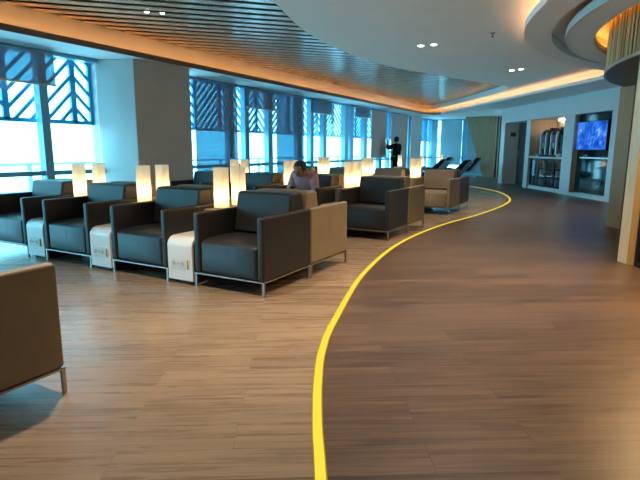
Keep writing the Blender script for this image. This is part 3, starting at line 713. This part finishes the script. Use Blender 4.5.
# ------------------------------------------------------------------ loungers and small tables at the far end
def make_lounger():
    t = empty('recliner_lounger', (0, 0, 0))     # faces -x, back leans towards +x
    def prof_xz(bm, prof, y0, y1):
        A = [bm.verts.new((x, y0, z)) for x, z in prof]; B = [bm.verts.new((x, y1, z)) for x, z in prof]; n = len(prof)
        for i in range(n): bm.faces.new((A[i], A[(i+1) % n], B[(i+1) % n], B[i]))
        bm.faces.new(A[::-1]); bm.faces.new(B)
    bm = bmesh.new(); prof_xz(bm, [(-.85, .30), (-.30, .24), (.0, .26), (.02, .36), (-.30, .36), (-.85, .42)], -.30, .30); link('seat', bm, MT['navy'], t, bevel=.03)
    bm = bmesh.new(); prof_xz(bm, [(.03, .30), (.14, .30), (.56, .80), (.50, .86), (.44, .86), (-.02, .42)], -.30, .30); link('backrest', bm, MT['navy'], t, bevel=.03)
    bm = bmesh.new(); prof_xz(bm, [(.155, .28), (.20, .28), (.62, .78), (.575, .80)], -.32, .32); prof_xz(bm, [(-.88, .28), (-.30, .215), (.15, .25), (.15, .28), (-.30, .238), (-.88, .30)], -.32, .32); link('shell', bm, MT['lblue'], t, bevel=.008)
    for y in (-.28, .28):
        bm = bmesh.new(); cyl(bm, (-.6, y, .001), (-.5, y, .25), .016, n=8); cyl(bm, (.3, y, .001), (.08, y, .26), .016, n=8); cyl(bm, (-.6, y, .012), (.3, y, .012), .012, n=8); link('leg', bm, MT['steel'], t)
    return t
LG = make_lounger(); first = True
for (x, y, rz, lb) in ((-2.15, 14.3, 0, 'navy reclined lounger right of its neighbour, behind the far beige armchair'), (-3.15, 15.0, 0, 'navy reclined lounger nearest the windows behind the table lamps'),
                       (-2.75, 18.9, 0, 'navy reclined lounger farthest right, in front of the slanted column'), (-4.2, 19.8, 0, 'navy reclined lounger deepest in the hall near the end window')):
    o = LG if first else copy_tree(LG); first = False
    o.location = (x, y, 0); o.rotation_euler = (0, 0, rz); tag(o, lb, 'lounger', 'recliner loungers at the far end')
for i, (x, y) in enumerate(((-3.77, 13.4), (-3.55, 13.0), (-3.35, 16.9))):
    lbl = ('left', 'middle', 'right')[i]
    x, y = ((-3.77, 13.4), (-3.04, 13.9+.0), (-3.21, 16.53))[i]
    if i == 1: x, y = -3.10, 13.75
    t = empty('small_table', (x, y, 0)); tag(t, 'small square table under the %s lamp by the loungers' % lbl, 'table', 'small tables by the loungers')
    bm = bmesh.new(); box(bm, -.16, .16, -.16, .16, .57, .60); link('tabletop', bm, MT['console'], t)
    bm = bmesh.new(); box(bm, -.03, .03, -.03, .03, .02, .57); link('pedestal', bm, MT['navybox'], t)
    bm = bmesh.new(); box(bm, -.13, .13, -.13, .13, .001, .02); link('foot', bm, MT['navybox'], t)
    lamp(x, y, .601, ('glowing lamp on a small table right beside the standing person', 'glowing lamp on a small table between the navy loungers', 'glowing lamp on the deepest small table near the end window')[i], 'square table lamps')

# ------------------------------------------------------------------ people
def skin_obj(name, verts, edges, radii, m, parent=None, root=0, sub=2):
    me = bpy.data.meshes.new(name); me.from_pydata([tuple(v) for v in verts], edges, [])
    o = bpy.data.objects.new(name, me); COL.objects.link(o)
    sk = o.modifiers.new('skin', 'SKIN'); sk.use_smooth_shade = True
    lay = me.skin_vertices[0].data
    for i, r_ in enumerate(radii):
        lay[i].radius = (r_, r_) if not isinstance(r_, tuple) else r_
        lay[i].use_root = (i == root)
    sd = o.modifiers.new('sub', 'SUBSURF'); sd.levels = sub; sd.render_levels = sub
    dg = bpy.context.evaluated_depsgraph_get()
    me2 = bpy.data.meshes.new_from_object(o.evaluated_get(dg))
    bpy.data.objects.remove(o); bpy.data.meshes.remove(me)
    me2.name = name; me2.materials.clear(); me2.materials.append(m)
    for p in me2.polygons: p.use_smooth = True
    o = bpy.data.objects.new(name, me2); COL.objects.link(o)
    if parent: o.parent = parent
    return o
def chainset(chains):
    """chains: list of [(key or point, radius), ...]; equal points are shared"""
    V, Ed, Rr, idx = [], [], [], {}
    for ch in chains:
        prev = None
        for p, r_ in ch:
            k = tuple(round(x, 4) for x in p)
            if k not in idx: idx[k] = len(V); V.append(p); Rr.append(r_)
            if prev is not None and prev != idx[k]: Ed.append((prev, idx[k]))
            prev = idx[k]
    return V, Ed, Rr
def hand_chains(wr, dirv, side, curl):
    """five finger chains from a wrist point; dirv along the hand, side towards the thumb, curl = palm normal"""
    wr = Vector(wr); d = Vector(dirv).normalized(); s = Vector(side).normalized(); c = Vector(curl).normalized()
    out = []; palm = wr+.05*d
    out.append([(wr, .024), (palm, (.034, .018))])
    for i, L_ in enumerate((.072, .080, .074, .058)):
        b = palm+.038*d+s*(.028-.019*i); m1 = b+d*L_*.5+c*.012; m2 = b+d*L_*.8+c*.035; m3 = b+d*L_*.95+c*.06
        out.append([(palm, (.034, .018)), (b, .010), (m1, .009), (m2, .0085), (m3, .0075)])
    tb = wr+.03*d+s*.032; out.append([(palm, (.034, .018)), (tb, .012), (tb+.03*d+.018*s+.012*c, .010), (tb+.055*d+.012*s+.03*c, .009)])
    return out
def head(parent, c, fwd, up, skinm, bald=False, sc=1.0):
    """adds face parts and hair on a head centred at c; returns nothing"""
    f = Vector(fwd).normalized(); u_ = Vector(up).normalized(); s = f.cross(u_).normalized(); u_ = s.cross(f)
    R3 = Matrix((s, f, u_)).transposed(); c = Vector(c)
    def at(x, y, z): return c+R3 @ Vector((x, y, z))*sc
    bm = bmesh.new(); ellipsoid(bm, at(0, .103, -.012), (.014*sc, .018*sc, .026*sc), R3); link('nose', bm, skinm, parent, smooth=True)
    for x in (-.032, .032):
        bm = bmesh.new(); ellipsoid(bm, at(x, .086, .012), (.013*sc, .008*sc, .007*sc), R3); link('eye', bm, MT['eye'], parent, smooth=True)
        bm = bmesh.new(); ellipsoid(bm, at(x, .090, .032), (.020*sc, .006*sc, .004*sc), R3); link('eyebrow', bm, MT['hair'], parent, smooth=True)
        bm = bmesh.new(); ellipsoid(bm, at(x*2.5, .0, .0), (.010*sc, .020*sc, .032*sc), R3); link('ear', bm, skinm, parent, smooth=True)
    bm = bmesh.new(); ellipsoid(bm, at(0, .092, -.055), (.024*sc, .008*sc, .007*sc), R3); link('mouth', bm, MT['lip'], parent, smooth=True)
    bm = bmesh.new()
    if bald:   # thinning on top: hair round the sides and back, thin on the crown
        ellipsoid(bm, at(0, -.022, .024), (.088*sc, .098*sc, .096*sc), R3, 24, 16)
    else:
        ellipsoid(bm, at(0, -.018, .034), (.098*sc, .110*sc, .106*sc), R3, 24, 16)
    bm.verts.ensure_lookup_table(); dele = []
    inv = R3.inverted()
    for v in bm.verts:
        q_ = inv @ ((v.co-c)/sc)
        if q_.y > (.045 if not bald else .03) and q_.z < (.075 if not bald else .085): dele.append(v)
        elif q_.z < -.055 and q_.y > -.05: dele.append(v)
    bmesh.ops.delete(bm, geom=dele, context='VERTS')
    ho = link('hair', bm, MT['hair'], parent, smooth=True)
    so = ho.modifiers.new('thick', 'SOLIDIFY'); so.thickness = .008; so.offset = 1
def head_chain(neck, c, fwd, up, sc=1.0):
    f = Vector(fwd).normalized(); u_ = Vector(up).normalized(); c = Vector(c)
    return [(neck, .052*sc), (c-.085*u_*sc+.012*f*sc, .056*sc), (c-.045*u_*sc+.014*f*sc, (.066*sc, .078*sc)), (c+.01*u_*sc, (.076*sc, .092*sc)), (c+.06*u_*sc-.008*f*sc, (.070*sc, .086*sc)), (c+.095*u_*sc-.012*f*sc, (.040*sc, .05*sc))]

# seated man: hips on the seat cushion, leaning forward, head bowed over a phone
def seated():
    px_, py_ = -1.475, 3.20
    p = empty('person', (px_, py_, .44)); tag(p, 'seated man in a pink lavender shirt looking down, in the second row armchair', 'person')
    b = Vector((0, 0, 0)); V3 = Vector
    pel = V3((0, .05, .10)); bel = V3((0.01, -.02, .21)); che = V3((0.03, -.13, .34)); nk = V3((.06, -.22, .445)); hd = V3((.065, -.315, .475))
    f = V3((-.15, -.78, -.62)); u_ = V3((0, -.6, .8)); u_ = (u_-f*(u_.dot(f)/f.length_squared))
    sl = V3((-.130, -.15, .385)); sr = V3((.195, -.14, .375))
    el = V3((-.185, -.17, .14)); er = V3((.235, -.16, .13)); wl_ = V3((-.08, -.40, .17)); wr_ = V3((.13, -.41, .16))
    kl = V3((-.14, -.40, .09)); kr = V3((.15, -.40, .09)); al = V3((-.15, -.36, -.35)); ar = V3((.16, -.36, -.35))
    tl = V3((-.16, -.50, -.405)); tr = V3((.17, -.50, -.405)); hl = V3((-.10, .02, .09)); hr = V3((.10, .02, .09))
    arms = [[(che, (.115, .085)), (sl, .050), (el, .040), (wl_, .028)], [(che, (.115, .085)), (sr, .050), (er, .040), (wr_, .028)]]
    body = [[(pel, (.15, .11)), (bel, (.12, .09)), (che, (.115, .085)), (nk, .055)], head_chain(nk, hd, f, u_),
            [(pel, (.15, .11)), (hl, .085), (kl, .058), (al, .04), (tl, .032)], [(pel, (.15, .11)), (hr, .085), (kr, .058), (ar, .04), (tr, .032)]] + arms
    body += hand_chains(wl_, (.5, -.7, .05), (0, -.3, .9), (.8, .5, .1)) + hand_chains(wr_, (-.5, -.7, .05), (0, -.3, .9), (-.8, .5, .1))
    bo = skin_obj('body', *chainset(body), MT['skin'], p)
    g = .014
    sh = [[(pel+V3((0, 0, -.02)), (.16+g, .12+g)), (bel, (.155+g, .12+g)), (che, (.145+g, .11+g)), (nk+V3((0, .02, -.03)), .062)],
          [(che, (.145+g, .11+g)), (sl, .058+g), (el, .056+g), (el+(wl_-el)*.85, .040)], [(che, (.145+g, .11+g)), (sr, .058+g), (er, .056+g), (er+(wr_-er)*.85, .040)]]
    skin_obj('shirt', *chainset(sh), MT['shirt'], p)
    bm = bmesh.new()
    for sx in (-1, 1):
        hexa(bm, [nk+V3(q_) for q_ in ((sx*.01, -.075, -.045), (sx*.06, -.045, -.03), (sx*.07, .01, 0), (sx*.055, .02, -.01), (sx*.015, -.065, -.02), (sx*.058, -.035, .01), (sx*.064, .01, .03), (sx*.05, .02, .03))])
    link('collar', bm, MT['shirt'], p, bevel=.004)
    tr_ = [[(pel, (.16, .12)), (hl, .097), (kl, .07), (al+V3((0, 0, .03)), .055)], [(pel, (.16, .12)), (hr, .097), (kr, .07), (ar+V3((0, 0, .03)), .055)]]
    skin_obj('trousers', *chainset(tr_), MT['trous'], p)
    for a_, t_ in ((al, tl), (ar, tr)):
        bm = bmesh.new(); ellipsoid(bm, (a_+t_)/2+V3((0, -.02, -.005)), (.048, .135, .032)); link('shoe', bm, MT['shoe'], p, smooth=True)
    head(p, hd, f, u_, MT['skin'], bald=True, sc=.95)
    ph = empty('mobile_phone', (px_+.03, py_-.50, .44+.20)); tag(ph, 'dark phone held in the seated man\'s hands', 'phone')
    bm = bmesh.new(); box(bm, -.036, .036, -.004, .004, -.07, .07); o = link('case', bm, MT['phone'], ph, bevel=.003); ph.rotation_euler = (-.9, 0, 0)
    bm = bmesh.new(); box(bm, -.032, .032, .0042, .0048, -.062, .062); link('screen', bm, emis('phone screen', (.5, .6, .8), .5), ph)
seated()
def standing():
    bx, by = -4.50, 15.0
    p = empty('person', (bx, by, 0)); tag(p, 'standing person in black seen from behind, holding up a phone at the window', 'person')
    V3 = Vector; k = 1.0
    # faces -x with a little -y turn; right of the body is +y
    f = V3((-.97, .25, 0)).normalized(); s = V3((.25, .97, 0)).normalized()   # s: person's right-hand side
    def q_(a, b_, z): return f*a+s*b_+V3((0, 0, z))
    pel = q_(0, 0, .90); bel = q_(0, 0, 1.06); che = q_(-.01, 0, 1.24); nk = q_(0, 0, 1.40); hd = q_(.03, 0, 1.535)
    sl = q_(0, -.17, 1.33); sr = q_(0, .17, 1.33); el = q_(.24, -.23, 1.24); wl_ = q_(.34, -.10, 1.40); er = q_(.05, .23, 1.07); wr_ = q_(.24, .14, 1.10)
    hl = q_(0, -.085, .85); hr = q_(0, .085, .85); kl = q_(.02, -.10, .47); kr = q_(.01, .10, .47); al = q_(-.02, -.11, .08); ar = q_(-.02, .11, .08); tl = q_(.11, -.12, .03); tr = q_(.11, .12, .03)
    body = [[(pel, (.14, .10)), (bel, (.125, .09)), (che, (.12, .08)), (nk, .05)], head_chain(nk, hd, f, (0, 0, 1), .95),
            [(pel, (.14, .10)), (hl, .08), (kl, .055), (al, .037), (tl, .03)], [(pel, (.14, .10)), (hr, .08), (kr, .055), (ar, .037), (tr, .03)],
            [(che, (.12, .08)), (sl, .058), (el, .042), (wl_, .027)], [(che, (.12, .08)), (sr, .058), (er, .042), (wr_, .027)]]
    body += hand_chains(wl_, (0, 0, 1), s, f) + hand_chains(wr_, f, (0, 0, 1), -s)
    skin_obj('body', *chainset(body), MT['skin2'], p)
    g = .034
    sh = [[(q_(0, 0, .80), (.165, .125)), (pel, (.15+g, .11+g)), (bel, (.135+g, .10+g)), (che, (.155+g, .11+g)), (nk-V3((0, 0, .02)), .062)],
          [(che, (.155+g, .11+g)), (sl, .068+g), (el, .05+g), (el+(wl_-el)*.9, .042)], [(che, (.155+g, .11+g)), (sr, .068+g), (er, .05+g), (er+(wr_-er)*.9, .042)]]
    skin_obj('jacket', *chainset(sh), MT['blackcloth'], p)
    tr_ = [[(pel, (.15, .11)), (hl, .095), (kl, .07), (al, .06)], [(pel, (.15, .11)), (hr, .095), (kr, .07), (ar, .06)]]
    skin_obj('trousers', *chainset(tr_), MT['blackcloth'], p)
    for a_, t_ in ((al, tl), (ar, tr)):
        bm = bmesh.new(); ellipsoid(bm, (a_*.4+t_*.6)+V3((0, 0, -.012)), (.13, .046, .038), Matrix.Rotation(math.atan2(f.y, f.x), 3, 'Z')); link('shoe', bm, MT['shoe'], p, smooth=True)
    head(p, hd, f, (0, 0, 1), MT['skin2'], sc=.95)
    ph = empty('mobile_phone', V3((bx, by, 0))+wl_+f*.085+s*.0+V3((0, 0, .11))); tag(ph, 'phone held up to the window by the standing person in black', 'phone')
    ph.rotation_euler = (0, 0, math.atan2(f.y, f.x)+PI/2)
    bm = bmesh.new(); box(bm, -.037, .037, -.004, .004, -.075, .075); link('case', bm, MT['phone'], ph, bevel=.003)
    bm = bmesh.new(); box(bm, -.033, .033, .0042, .0048, -.068, .068); link('screen', bm, emis('phone screen standing', (.6, .8, 1), .8), ph)
standing()
